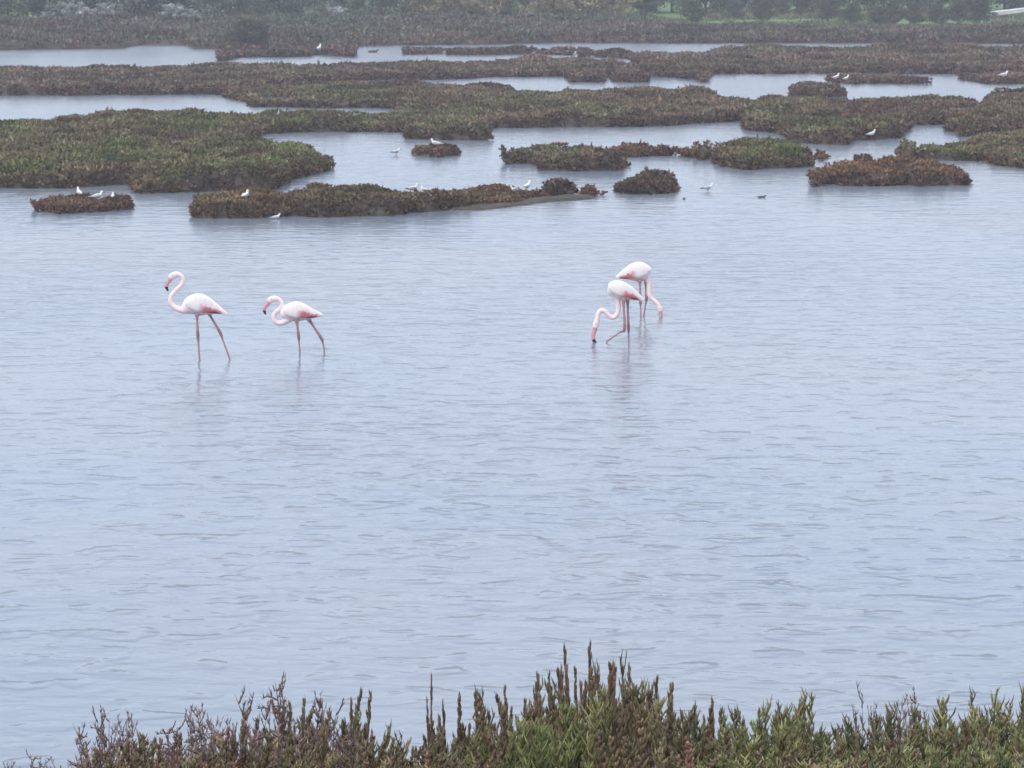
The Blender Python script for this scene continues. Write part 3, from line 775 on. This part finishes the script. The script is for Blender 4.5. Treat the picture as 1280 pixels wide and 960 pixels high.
def flamingo(label, loc, unit, fx, fy, torso, neck, bill, legs, wing, face):
    """all side-view points in drawing units (unit = units per metre) about the standing point (fx, fy);
    face = -1 looks to -x, +1 looks to +x"""
    def p(x, y, lat=0.0): return ((x - fx) / unit, lat, (fy - y) / unit)
    pieces = []
    # torso and tail
    rows = [(*p(x, y), r / unit, r * w / unit) for x, y, r, w in torso]
    V, F = loft(rows, 40, 20)
    zt = (V[:, 2] - V[:, 2].min()) / (np.ptp(V[:, 2]) + 1e-9)
    c = BLUSH[None] * (1 - np.clip(zt * 2.2, 0, 1)[:, None]) + WHITE[None] * np.clip(zt * 2.2, 0, 1)[:, None]
    pieces.append((V, F, c))
    # neck with head
    rows = [(*p(x, y), r * 1.1 / unit, r * 1.05 / unit) for x, y, r in neck]
    V, F = loft(rows, 60, 12)
    pieces.append((V, F, WHITE * 0.6 + BLUSH * 0.4))
    # legs: hip, feathered thigh, ankle joint, shank, toes on the lagoon bed
    for li, (pts, lat) in enumerate(legs):
        path = [p(x, y, lat) for x, y in pts]
        foot = path[-1]
        d = np.array(path[-1]) - np.array(path[-2]); d /= abs(d[2]) + 1e-6
        if foot[2] > -0.15:
            bedp = np.array(foot) + d * (foot[2] + 0.22) * np.array((0.35, 1, 1))
            path.append(tuple(bedp))
        path = np.array(path)
        n = len(path)
        rad = [0.036] + [0.0125] * (n - 1)
        rows = []
        for i in range(n):
            if i == 0: rows.append((*path[0], 0.040, 0.036))
            else:
                rows.append((*path[i], 0.014, 0.014))
            if i < n - 1:
                q = path[i] * 0.62 + path[i + 1] * 0.38
                rows.append((*q, 0.017 if i == 0 else 0.0132, 0.017 if i == 0 else 0.0132))
        # swollen ankle
        ank = min(range(1, n), key=lambda i: abs(i - 1))
        rows = [list(r_) for r_ in rows]
        rows[2 * ank][3] = 0.023; rows[2 * ank][4] = 0.021
        V, F = loft([tuple(r_) for r_ in rows], 36, 8)
        dist = np.linalg.norm(V - path[ank], axis=1)
        k = np.clip(dist / 0.10, 0, 1)[:, None]
        pieces.append((V, F, LEGD * (1 - k) + LEG * k))
        b = path[-1]
        for a in (-0.5, 0.0, 0.5):                                   # three webbed front toes
            tip = b + np.array((face * 0.085 * math.cos(a), 0.085 * math.sin(a), -0.01))
            V, F = loft([(*b, 0.012, 0.014), (*((b + tip) / 2), 0.009, 0.012), (*tip, 0.006, 0.007)], 8, 8)
            pieces.append((V, F, LEG))
    body = fuse(pieces, 0.0075)
    root = empty('flamingo', loc)
    tag(root, label, 'flamingo', 'flamingos wading in the lagoon')
    link('body', body, M_FEATHER, root)
    # bent bill
    rows = [(*p(x, y), r / unit, r * 0.75 / unit) for x, y, r in bill]
    V, F = loft(rows, 24, 10)
    nrow = 24
    t = np.repeat(np.arange(nrow) / (nrow - 1), 10)
    cut = 15
    ring = np.arange(len(V)) // 10
    def bill_piece(nm, lo, hi, c, parent):
        ids = np.where((ring >= lo) & (ring <= hi))[0]
        mp = {int(v): i for i, v in enumerate(ids)}
        FF = [[mp[v] for v in f] for f in F if all(v in mp for v in f)]
        me = bpy.data.meshes.new(nm); me.from_pydata(V[ids].tolist(), [], FF); me.update()
        a = me.color_attributes.new('Col', 'FLOAT_COLOR', 'POINT')
        C = np.ones((len(ids), 4), dtype=np.float32); C[:, :3] = c
        a.data.foreach_set('color', C.ravel())
        me.polygons.foreach_set('use_smooth', np.ones(len(me.polygons), dtype=bool))
        return link(nm, me, M_FEATHER, parent)
    bo = bill_piece('bill', 0, cut, BILLP, root)
    bill_piece('bill_tip', cut, nrow - 1, BLACK, bo)
    hx, hy, hr = neck[-2]
    for s in (-1, 1):
        bm = bmesh.new(); bmesh.ops.create_icosphere(bm, subdivisions=2, radius=0.008)
        em = bpy.data.meshes.new('eye'); bm.to_mesh(em); bm.free()
        q = p(hx, hy)
        link('eye', em, M_EYE, root, (q[0], s * hr * 0.9 / unit, q[2] + 0.004))
    # folded wings: shoulder to tip, rosy coverts below, dark flight feathers at the rear
    for s in (-1, 1):
        rows = [(*p(x, y, s * lat), r / unit, th) for x, y, r, lat, th in wing]
        n, sd = 90, 32
        V, F = loft(rows, n, sd)
        t = np.repeat(np.arange(n) / (n - 1), sd)
        ca = np.tile(np.cos(np.arange(sd) * 2 * np.pi / sd), n)          # +-1: upper / lower edge
        S = spline(rows, n); tz = np.gradient(S[:, 0])
        up = ca * np.sign(np.mean(tz))                                      # +1 = upper edge
        jag = noise2(V[:, 0] * 40, V[:, 2] * 40, 3)
        ros = np.clip((t - 0.38) / 0.14, 0, 1) * np.clip((-0.05 - up + 0.5 * jag) / 0.35, 0, 1) * np.clip((0.92 - t) / 0.1, 0, 1)
        drk = np.clip((t - 0.60) / 0.10, 0, 1) * np.clip((-0.62 - up + 0.25 * jag) / 0.2, 0, 1) * np.clip((0.9 - t) / 0.1, 0, 1)
        C = np.ones((len(V), 4), dtype=np.float32)
        c = WHITE[None] * (1 - ros[:, None]) + ROSE[None] * ros[:, None]
        c = c * (1 - drk[:, None]) + np.array((0.10, 0.06, 0.06))[None] * drk[:, None]
        # overlapping feather rows: a faint rim on each feather and a slight step
        row_ = np.floor((up + 1) * 4.0); ph = t * 13 + 0.5 * (row_ % 2)
        edge = np.clip((ph % 1.0 - 0.72) / 0.28, 0, 1) * np.clip((t - 0.05) / 0.1, 0, 1)
        c = c * (1 - 0.20 * edge[:, None] * np.array((0.8, 1.0, 1.0)))
        V[:, 1] += s * (1 - edge) * 0.004
        C[:, :3] = c
        me = bpy.data.meshes.new('wing'); me.from_pydata(V.tolist(), [], F); me.update()
        a = me.color_attributes.new('Col', 'FLOAT_COLOR', 'POINT'); a.data.foreach_set('color', C.ravel())
        me.polygons.foreach_set('use_smooth', np.ones(len(me.polygons), dtype=bool))
        link('wing', me, M_FEATHER, root)
    return root

flamingo('tall flamingo walking with its neck raised in an S, well clear of the water', (-4.14, 48.51, 0), 95, 250, 450,
    torso=[(229, 386, 3, .9), (233, 384, 8, .8), (241, 380.5, 12.5, .8), (250, 380, 14, .8), (260, 382, 11.5, .8), (269, 385, 7.5, .8), (278, 388.5, 3.8, .8), (286, 391.5, 1.2, .9)],
    neck=[(240, 385, 6), (230, 386.5, 4.2), (222, 385, 3.3), (216, 380.5, 3.0), (213.8, 374, 2.9), (216, 367, 2.7), (221.5, 361, 2.6), (227.5, 355, 2.6), (229.8, 349, 2.6), (227.5, 343.8, 2.8), (222, 341.6, 3.4), (217, 343.5, 3.9), (213.5, 347, 3.2)],
    bill=[(216, 345, 3.2), (212.8, 349, 2.7), (210, 353, 2.5), (208.6, 356.5, 2.3), (209.6, 360, 1.7), (211, 363, 0.7)],
    legs=[([(247, 388), (248, 418), (250, 450)], -0.045), ([(259, 387), (275.5, 416), (284, 440), (287, 448)], 0.05)],
    wing=[(233, 377, 2.5, .082, .02), (238, 377, 7, .100, .03), (248, 377, 10.5, .106, .032), (258, 380, 9.5, .092, .028), (267, 384, 6.5, .068, .022), (277, 388, 3.4, .040, .015), (285, 392, 1.2, .022, .008)], face=-1)

flamingo('smaller flamingo walking with hunched neck coiled against its breast', (-2.86, 49.37, 0), 93, 375, 441,
    torso=[(352, 396, 3, .9), (356, 393, 8, .8), (363, 390, 11.5, .8), (371, 389, 12.5, .8), (380, 390, 10.5, .8), (389, 391.5, 7, .8), (397, 392.5, 3.8, .8), (404.5, 393.5, 1.4, .9)],
    neck=[(362, 397, 5), (356, 401.5, 3.8), (349.5, 403.6, 3.0), (343.8, 401, 2.9), (342.2, 395, 2.8), (345.5, 389.3, 2.7), (350.5, 385, 2.6), (352.6, 380, 2.6), (350.2, 375, 2.7), (345, 372.6, 3.2), (339.8, 373.5, 3.8), (336, 376.8, 3.2)],
    bill=[(338.5, 375, 3.2), (335, 379, 2.7), (331.8, 383, 2.4), (330.2, 386.5, 2.2), (331, 390, 1.6), (332.5, 392.8, 0.7)],
    legs=[([(371, 398), (373.5, 420), (375, 441)], -0.045), ([(384, 396), (402, 424), (405, 436), (405, 441)], 0.045)],
    wing=[(355, 387, 2.2, .078, .02), (360, 387, 6.5, .096, .028), (369, 386.5, 9.4, .100, .03), (378, 388, 8.5, .088, .026), (387, 390.5, 6.2, .064, .02), (396, 392, 3.6, .04, .014), (404, 393.5, 1.2, .02, .008)], face=-1)

flamingo('flamingo feeding with lowered zigzag neck and bill dipped in the water', (1.62, 50.67, 0), 90.7, 785, 428,
    torso=[(758, 360, 2.5, .9), (761, 360.5, 7.5, .85), (767, 361, 10, .85), (775, 363, 11.5, .82), (784, 365.5, 9.5, .8), (791, 368.5, 6.5, .8), (797.5, 371.8, 4, .8), (803.5, 375, 1.4, .9)],
    neck=[(767, 366, 5.5), (770, 375, 3.6), (771.6, 384, 2.9), (770, 392.5, 2.7), (764.5, 396.8, 2.7), (759.5, 393.5, 2.7), (755, 388.8, 2.7), (750.2, 387.6, 2.7), (746.8, 391, 2.7), (745.2, 398, 2.9), (743.4, 405, 3.6), (742.2, 410, 3.1)],
    bill=[(742.8, 408, 3.1), (741.6, 413.5, 2.8), (740.2, 418.5, 2.6), (740, 423, 2.4), (742, 427, 1.9), (745.5, 430, 0.9)],
    legs=[([(783, 370), (784.5, 410), (785, 428)], 0.045), ([(777.5, 370), (779.3, 410.5), (763, 422), (758, 425.5)], -0.045)],
    wing=[(759, 357, 2.4, .085, .02), (764, 357.5, 6.5, .098, .028), (773, 359.5, 8.5, .104, .03), (782, 363, 7.6, .09, .026), (790, 367.3, 5.6, .066, .02), (797, 371, 3.6, .042, .014), (803.5, 375, 1.3, .02, .008)], face=-1)

flamingo('flamingo turned the other way, feeding behind the zigzag-necked one', (1.91, 54.18, 0), 85, 801, 396,
    torso=[(812, 341, 3, .9), (810, 340, 8, .85), (804, 339.5, 11, .82), (796, 339.5, 12.2, .82), (787, 340.8, 9.5, .8), (780, 342.6, 6.5, .8), (774, 344.5, 3.6, .8), (769, 346.2, 1.2, .9)],
    neck=[(806, 344, 5.5), (810.5, 352, 3.4), (811, 361, 2.8), (811.5, 369, 2.6), (815.5, 374.2, 2.5), (820, 377.8, 2.5), (823, 382, 2.6), (824.6, 386, 3.1), (825.2, 389.5, 2.8)],
    bill=[(825, 388, 2.8), (825.6, 391.5, 2.4), (826, 394, 2.2), (825.4, 397, 1.8), (824, 399.5, 1.2), (822, 401.5, 0.6)],
    legs=[([(799, 347), (800, 376), (800.6, 396)], -0.045), ([(806, 347), (808, 372), (804.5, 396)], 0.045)],
    wing=[(811, 336, 2.2, .085, .02), (806, 336, 6.8, .098, .028), (797, 336.5, 9.2, .104, .03), (788, 339.2, 8, .09, .026), (780.5, 342.2, 5.6, .066, .02), (774, 344.6, 3.2, .042, .014), (769, 346.5, 1.2, .02, .008)], face=1)

GW = np.array((0.72, 0.72, 0.72)); GG = np.array((0.36, 0.38, 0.42)); GD = np.array((0.05, 0.05, 0.055)); GR = np.array((0.35, 0.09, 0.06))
def gull_mesh(pose, grey):
    up = {'sit': 0.055, 'stand': 0.15, 'wade': 0.11}[pose]
    tilt = 0.05 if pose == 'stand' else 0.0
    body = [(-0.17, 0, up + 0.01 - tilt * .2, .008, .02), (-0.11, 0, up + 0.015, .026, .03), (-0.04, 0, up + 0.02, .05, .052), (0.03, 0, up + 0.03 + tilt * .2, .055, .055), (0.08, 0, up + 0.055 + tilt * .4, .040, .04),
            (0.105, 0, up + 0.095 + tilt * .5, .028, .027), (0.118, 0, up + 0.122 + tilt * .5, .031, .029), (0.138, 0, up + 0.125 + tilt * .5, .022, .02), (0.15, 0, up + 0.122 + tilt * .5, .010, .01)]
    pcs = []
    V, F = loft(body, 36, 14)
    pcs.append((V, F, GW))
    V, F = loft([(0.14, 0, up + .122 + tilt * .5, .010, .008), (0.17, 0, up + .118 + tilt * .5, .007, .006), (0.19, 0, up + .112 + tilt * .5, .003, .003)], 8, 8)
    pcs.append((V, F, GR))
    if pose != 'sit':
        for s in (-1, 1):
            V, F = loft([(0.0, s * .025, up, .012, .012), (0.005, s * .025, up * .5, .006, .006), (0.0, s * .025, -0.02, .006, .006), (0.03, s * .025, -0.022, .006, .012)], 12, 8)
            pcs.append((V, F, GR))
    bm = fuse(pcs, 0.006, 1)
    w = Soup()
    wings = []
    for s in (-1, 1):
        V, F = loft([(0.07, s * .046, up + .05, .012, .008), (0.03, s * .056, up + .045, .034, .012), (-0.05, s * .050, up + .03, .034, .012), (-0.13, s * .03, up + .02, .018, .009), (-0.22, s * .012, up + .012, .006, .004)], 24, 10)
        me = bpy.data.meshes.new('wing'); me.from_pydata(V.tolist(), [], F); me.update()
        t = np.clip((-0.12 - V[:, 0]) / 0.02, 0, 1)[:, None]
        C = np.ones((len(V), 4), dtype=np.float32); C[:, :3] = (GG if grey else GW * 0.72) * (1 - t) + (GD if grey else GG) * t
        a = me.color_attributes.new('Col', 'FLOAT_COLOR', 'POINT'); a.data.foreach_set('color', C.ravel())
        me.polygons.foreach_set('use_smooth', np.ones(len(me.polygons), dtype=bool))
        wings.append(me)
    return bm, wings
GULL = {}
def island_top(x, y):
    P = np.array([[x, y]]); best = None
    for poly, spec, seed, cell in GROUND:
        sg = signed(P, poly, spec['holes'])
        if sg[0] > 0:
            z, _ = mound(P, sg, spec, seed, cell)
            best = max(best or 0, float(z[0]))
    return best
def gull(label, x, y, z, pose, grey, rz, s=1.0, name='gull'):
    if (pose, grey) not in GULL: GULL[(pose, grey)] = gull_mesh(pose, grey)
    b, ws = GULL[(pose, grey)]
    s *= 0.80; z -= 0.01
    top = island_top(x, y) if pose != 'wade' else None
    if top is not None: z = top * 0.9 + 0.03
    root = empty(name, (x, y, z), rz); root.scale = (s, s, s)
    tag(root, label, 'gull', 'gulls among the islands')
    link('body', b, M_FEATHER, root)
    for w in ws: link('wing', w, M_FEATHER, root)

gull('white gull standing upright at the notched edge of the olive island', 10.05, 103.0, 0.05, 'stand', False, 0.35, 1.05)
gull('grey-backed gull wading alone in open water beyond the block-shaped islet', 4.36, 81.86, -0.02, 'wade', True, 0.15)
gull('white gull sitting on the small round reddish islet', -1.97, 95.5, 0.24, 'sit', False, 2.9, 1.2)
gull('dusky gull wading beside the small round reddish islet', -3.02, 95.9, -0.01, 'wade', True, 0.5, 1.0)
gull('white-headed gull perched low behind the long brown islet, beside a darker one', -2.12, 78.4, 0.24, 'sit', True, 0.3)
gull('dusky gull perched beside the white-headed one behind the long islet', -1.86, 78.3, 0.22, 'sit', True, 2.6, 0.9)
gull('white gull standing on the thin rusty mudbank near the dark tussock', 0.33, 79.9, 0.15, 'stand', False, 1.0)
gull('grey gull crouching on the thin mudbank behind the standing white one', 0.06, 79.9, 0.14, 'sit', True, 3.5, 0.9)
gull('white gull resting on the brown shrubby islet', -5.41, 74.6, 0.37, 'sit', False, 1.2, 1.1)
gull('white gull with raised head in the huddle on the ragged islet', -8.98, 76.3, 0.2, 'stand', False, 2.0)
gull('white gull crouched in the middle of the huddle on the ragged islet', -8.60, 76.2, 0.17, 'sit', False, 0.4, 1.1)
gull('small pale gull at the end of the huddle on the ragged islet', -8.30, 76.4, 0.15, 'sit', True, 1.6, 0.8)
gull('tiny white gull upright on the dark far spit', -9.3, 178.0, 0.22, 'stand', False, 1.2, 1.7)
gull('white gull with wings drooped on the flat distant islet', 12.72, 144.9, 0.08, 'stand', False, 0.5, 1.3)
gull('second white gull beside the droop-winged one on the flat distant islet', 13.1, 144.7, 0.05, 'stand', False, 0.7, 1.2)
gull('white gull on the distant rust-tinged islet', 19.17, 143.9, 0.30, 'sit', False, 0.2, 1.5)
gull('small white gull at the water edge between the shrubby and the long islet', -4.73, 73.6, 0.0, 'sit', False, 0.1, 0.75)

def duck(label, x, y, rz, s):
    if 'duck' not in GULL:
        rows = [(-0.2, 0, .05, .006, .02), (-0.13, 0, .035, .035, .05), (-0.02, 0, .025, .062, .075), (0.09, 0, .03, .05, .055), (0.14, 0, .06, .028, .03), (0.16, 0, .085, .03, .028), (0.185, 0, .085, .02, .02), (0.21, 0, .078, .008, .014), (0.235, 0, .072, .004, .012)]
        V, F = loft(rows, 36, 14)
        GULL['duck'] = fuse([(V, F, (0.09, 0.075, 0.06))], 0.008, 1)
    o = link('duck', GULL['duck'], M_FEATHER, None, (x, y, 0.0)); o.rotation_euler = (0, 0, rz); o.scale = (s, s, s)
    tag(o, label, 'duck', 'ducks on the water')
duck('small dark duck floating low in open water before the russet islet', 5.42, 79.8, 0.1, 0.5)
duck('tiny dark duck floating beside the wading grey-backed gull', 3.71, 79.3, 1.2, 0.35)
duck('dark duck far off in the channel beyond the spit', -7.0, 186.0, 0.2, 1.4)

# ------------------------------------------------------------------ glasswort on the near bank
def shoot(soup, base, d, L, r0, col_a, col_b, rnd, segs=5, sides=4, curl=0.35, knob=0.0, taper=0.75):
    k = np.linspace(0, 1, segs + 1)
    d = np.array(d, float); d /= np.linalg.norm(d)
    up = np.array((0, 0, 1.0))
    pts = [np.array(base, float)]
    for i in range(segs):
        d = d + up * curl / segs + rnd.normal(0, 0.06, 3); d /= np.linalg.norm(d)
        pts.append(pts[-1] + d * L / segs)
    pts = np.array(pts)
    rad = r0 * (1 - taper * k ** 1.5)
    if knob: rad = rad * (1 + knob * ((np.arange(segs + 1) % 2) * 2 - 1))
    rad[-1] *= 0.4
    V, F = tube(pts, rad, sides, rnd.uniform(0, 6))
    kk = np.repeat(k, sides)[:, None]
    soup.add(V, F, np.asarray(col_a) * (1 - kk) + np.asarray(col_b) * kk)
    return pts

PLANT_LOOK = {   # stems, shoot colours, name, look
 'green': [(24, [(0.135, 0.165, 0.050), (0.165, 0.180, 0.065), (0.120, 0.140, 0.048)], 'glasswort_bush', 'bright green fleshy-stemmed glasswort bush'),
           (24, [(0.180, 0.175, 0.070), (0.160, 0.150, 0.060), (0.200, 0.180, 0.085)], 'glasswort_bush', 'yellowish-green glasswort bush with pale tips'),
           (26, [(0.095, 0.120, 0.045), (0.110, 0.130, 0.055), (0.130, 0.120, 0.060)], 'glasswort_bush', 'dark green dense glasswort bush'),
           (24, [(0.150, 0.140, 0.065), (0.170, 0.125, 0.065), (0.125, 0.130, 0.050)], 'glasswort_bush', 'olive glasswort bush with some brown shoots')],
 'brown': [(18, [(0.190, 0.125, 0.065), (0.165, 0.110, 0.055), (0.210, 0.150, 0.085)], 'glasswort_bush', 'tan-brown glasswort bush with upright pointed spikes'),
           (18, [(0.130, 0.085, 0.050), (0.110, 0.075, 0.045), (0.150, 0.090, 0.055)], 'glasswort_bush', 'dark brown glasswort bush with upright pointed spikes'),
           (18, [(0.170, 0.085, 0.060), (0.150, 0.070, 0.055), (0.160, 0.110, 0.060)], 'glasswort_bush', 'reddish-brown glasswort bush with crowded spikes'),
           (18, [(0.165, 0.140, 0.065), (0.140, 0.105, 0.055), (0.190, 0.160, 0.085)], 'glasswort_bush', 'olive-brown glasswort bush with slender spikes')],
 'dry':   [(24, [(0.180, 0.125, 0.120), (0.205, 0.155, 0.145), (0.150, 0.100, 0.098)], 'dry_seablite', 'mauve-grey dry seablite with curling thin stems'),
           (24, [(0.150, 0.066, 0.062), (0.170, 0.090, 0.080), (0.130, 0.070, 0.062)], 'dry_seablite', 'dark red dry seablite with curling thin stems'),
           (24, [(0.160, 0.115, 0.090), (0.130, 0.090, 0.070), (0.185, 0.140, 0.110)], 'dry_seablite', 'grey-brown dry seablite with beaded twigs'),
           (24, [(0.165, 0.100, 0.095), (0.140, 0.080, 0.076), (0.190, 0.140, 0.130)], 'dry_seablite', 'dusky pink dry seablite with fine branching twigs')],
}
def make_plant(kind, seed, variant):
    """a bush about 0.6 m tall"""
    r = np.random.default_rng(seed)
    wood, sh = Soup(), Soup()
    BR = np.array((0.115, 0.080, 0.052))
    n, tips = PLANT_LOOK[kind][variant][:2]
    for i in range(n):
        a = r.uniform(0, 6.283); rad = 0.10 * math.sqrt(r.random()); lean = r.uniform(0.03, 0.48)
        h = (0.60 if i == 0 else 0.60 * r.uniform(0.38, 0.98)) * (1 - 0.35 * lean)
        base = (math.cos(a) * rad, math.sin(a) * rad, -0.05)
        if i == 0: lean = 0.05
        d = (math.cos(a) * lean, math.sin(a) * lean, 1)
        tc = np.array(tips[r.integers(len(tips))]); tc = (tc * 0.82 + tc.mean() * np.array((0.23, 0.18, 0.13))) * (1.5 if kind == 'green' else 1.2) * r.uniform(0.65, 1.3)
        if kind == 'dry':
            pts = shoot(wood, base, d, h + .05, 0.0058, BR * 1.1, tc, r, 8, 4, 0.25)
            for j in range(15):
                f = r.uniform(0.25, 0.98); q = f * 8; i0 = min(7, int(q)); b = pts[i0] + (pts[i0 + 1] - pts[i0]) * (q - i0)
                aa = r.uniform(0, 6.283); L = r.uniform(0.05, 0.15) * (1.15 - 0.6 * f)
                p2 = shoot(sh, b, (math.cos(aa), math.sin(aa), 0.6), L, 0.0036, tc * 0.9, tc, r, 6, 3, r.choice([1.6, 0.8, -0.8, 2.2]), 0.35, 0.5)
                for e in range(4):
                    b2 = p2[r.integers(1, 6)]; aa = r.uniform(0, 6.283)
                    shoot(sh, b2, (math.cos(aa), math.sin(aa), 0.9), r.uniform(0.012, 0.032), 0.0032, tc, tc * 1.1, r, 2, 3, 0.5)
        else:
            spike = kind == 'brown' and r.random() < 0.75
            pts = shoot(wood, base, d, h + .05, 0.0055, BR * 0.8, BR * 0.6 + tc * 0.4, r, 8, 4, 0.3)
            nb = 46 if spike else 30
            for j in range(nb):
                f = 0.20 + 0.76 * (j + r.random()) / nb
                q = f * 8; i0 = min(7, int(q)); b = pts[i0] + (pts[i0 + 1] - pts[i0]) * (q - i0)
                aa = j * 1.571 + r.uniform(-.5, .5)
                if spike: L, out = r.uniform(0.05, 0.10) * (1.35 - 1.1 * f), 0.30
                else: L, out = r.uniform(0.05, 0.12) * (1.25 - 0.8 * f), 0.58
                mixc = tc * r.uniform(0.55, 1.35)
                p2 = shoot(sh, b, (math.cos(aa) * out, math.sin(aa) * out, 0.75), L, 0.0060 if spike else 0.0042, mixc * 0.5, mixc * 1.12, r, 5, 4, 0.9, 0.16, 0.45)
                if not spike:
                    for e in range(3):
                        b2 = p2[r.integers(1, 5)]; aa = r.uniform(0, 6.283)
                        shoot(sh, b2, (math.cos(aa) * .7, math.sin(aa) * .7, 0.8), r.uniform(0.02, 0.05), 0.0038, mixc * 0.85, mixc * 1.1, r, 3, 3, 0.8, 0.14, 0.4)
    return wood.mesh('stems'), sh.mesh('shoots')

PLANT = {k: [make_plant(k, 300 + 17 * i + len(k), i) for i in range(n)] for k, n in (('green', 4), ('brown', 4), ('dry', 4))}
def place_plant(kind, x, y, top, var, rz, wide=1.0, label=None):
    zb = float(bank_z(y)) - 0.02
    s = max(0.2, (top - zb) / 0.6)
    nm, lab = PLANT_LOOK[kind][var % 4][2:]
    grp = {'green': 'green glasswort on the near bank', 'brown': 'brown glasswort on the near bank', 'dry': 'dry seablite on the near bank'}[kind]
    lab += ' on the near bank'
    stems, shoots = PLANT[kind][var % 4]
    root = empty(nm, (x, y, zb), rz); root.scale = (wide, wide, s)
    tag(root, label or lab, 'bush', None if label else grp)
    tag(link('stems', stems, M_SHOOT, root), kind='stuff')
    tag(link('shoots', shoots, M_SHOOT, root), kind='stuff')

def sight(py, y):          # height of the sight line of a picture row, at a distance y
    b = (480 - py) / 4600; p_ = math.atan(552 / 4600)
    return 5.5 + y * (-math.sin(p_) + b * math.cos(p_)) / (math.cos(p_) + b * math.sin(p_))
SKY_LINE = [(-160, 958), (0, 958), (60, 950), (115, 930), (150, 888), (200, 893), (235, 888), (300, 868), (330, 850), (375, 850), (410, 858), (450, 858), (480, 898), (520, 895), (550, 870), (575, 868), (650, 850), (690, 802), (735, 778), (770, 794), (800, 830), (830, 822), (870, 850), (905, 858), (940, 862), (985, 860), (1010, 866), (1050, 884), (1085, 876), (1115, 855), (1160, 858), (1195, 858), (1225, 876), (1270, 845), (1300, 862), (1460, 880)]
skx, sky_ = zip(*SKY_LINE)
R2 = random.Random(11)
def kind_at(px, row):
    if px < 395 or (1035 < px < 1175 and row == 0): return 'dry' if R2.random() < (0.93 if row == 0 else 0.62 if row == 1 else 0.25) else 'brown'
    if px < 920: return 'brown' if R2.random() < (0.92 if row == 0 else 0.82) else 'green'
    return 'green' if R2.random() < 0.82 else 'brown'
v = 0
for row, (y, step, drop) in enumerate(((13.1, 34, 0), (12.6, 42, 8), (12.0, 46, 28), (11.3, 52, 48), (10.6, 60, 66))):
    px = -260
    while px < 1550:
        q = px + R2.uniform(-0.3, 0.3) * step
        yy = y + R2.uniform(-0.2, 0.2)
        py = np.interp(q, skx, sky_) + drop + (R2.uniform(-8, 24) if row else R2.uniform(-16, 42) - (22 if 120 < q < 420 else 0))
        if row >= 2 and q < 90: px += step; continue
        if row and q > 400: py = min(py, 925 + row * 9)
        k = kind_at(q, row)
        place_plant(k, (q - 640) / 4600 * yy * 1.007, yy, sight(py, yy), v, R2.uniform(0, 6.28), R2.uniform(0.7, 1.1) * (0.8 if row == 0 else 1.0))
        v += 1; px += step
place_plant('brown', (551 - 640) / 4600 * 12.9, 12.9, sight(826, 12.9), 1, 0.5, 0.42, 'tall thin brown glasswort with one long leaning spike')
place_plant('brown', (737 - 640) / 4600 * 12.9, 12.9, sight(780, 12.9), 2, 2.5, 0.75, 'tallest brown glasswort, its spikes highest above the lagoon')
place_plant('brown', (768 - 640) / 4600 * 12.8, 12.8, sight(796, 12.8), 3, 4.0, 0.6, 'brown glasswort with a forked spike beside the tallest one')

# ------------------------------------------------------------------ the damp air
def build_haze():
    bm = bmesh.new(); bmesh.ops.create_cube(bm, size=1.0)
    me = bpy.data.meshes.new('haze'); bm.to_mesh(me); bm.free()
    o = bpy.data.objects.new('haze', me); COL.objects.link(o)
    o.scale = (3200, 2100, 14.0); o.location = (0, 650, 5.1)
    m = bpy.data.materials.new('haze'); m.use_nodes = True
    n, l = m.node_tree.nodes, m.node_tree.links
    n.clear()
    out = n.new('ShaderNodeOutputMaterial'); pv = n.new('ShaderNodeVolumePrincipled')
    pv.inputs['Color'].default_value = (0.90, 0.93, 1.0, 1)
    pv.inputs['Density'].default_value = 0.0009
    pv.inputs['Anisotropy'].default_value = 0.2
    l.new(pv.outputs['Volume'], out.inputs['Volume'])
    me.materials.append(m)
    tag(o, kind='stuff')
build_haze()
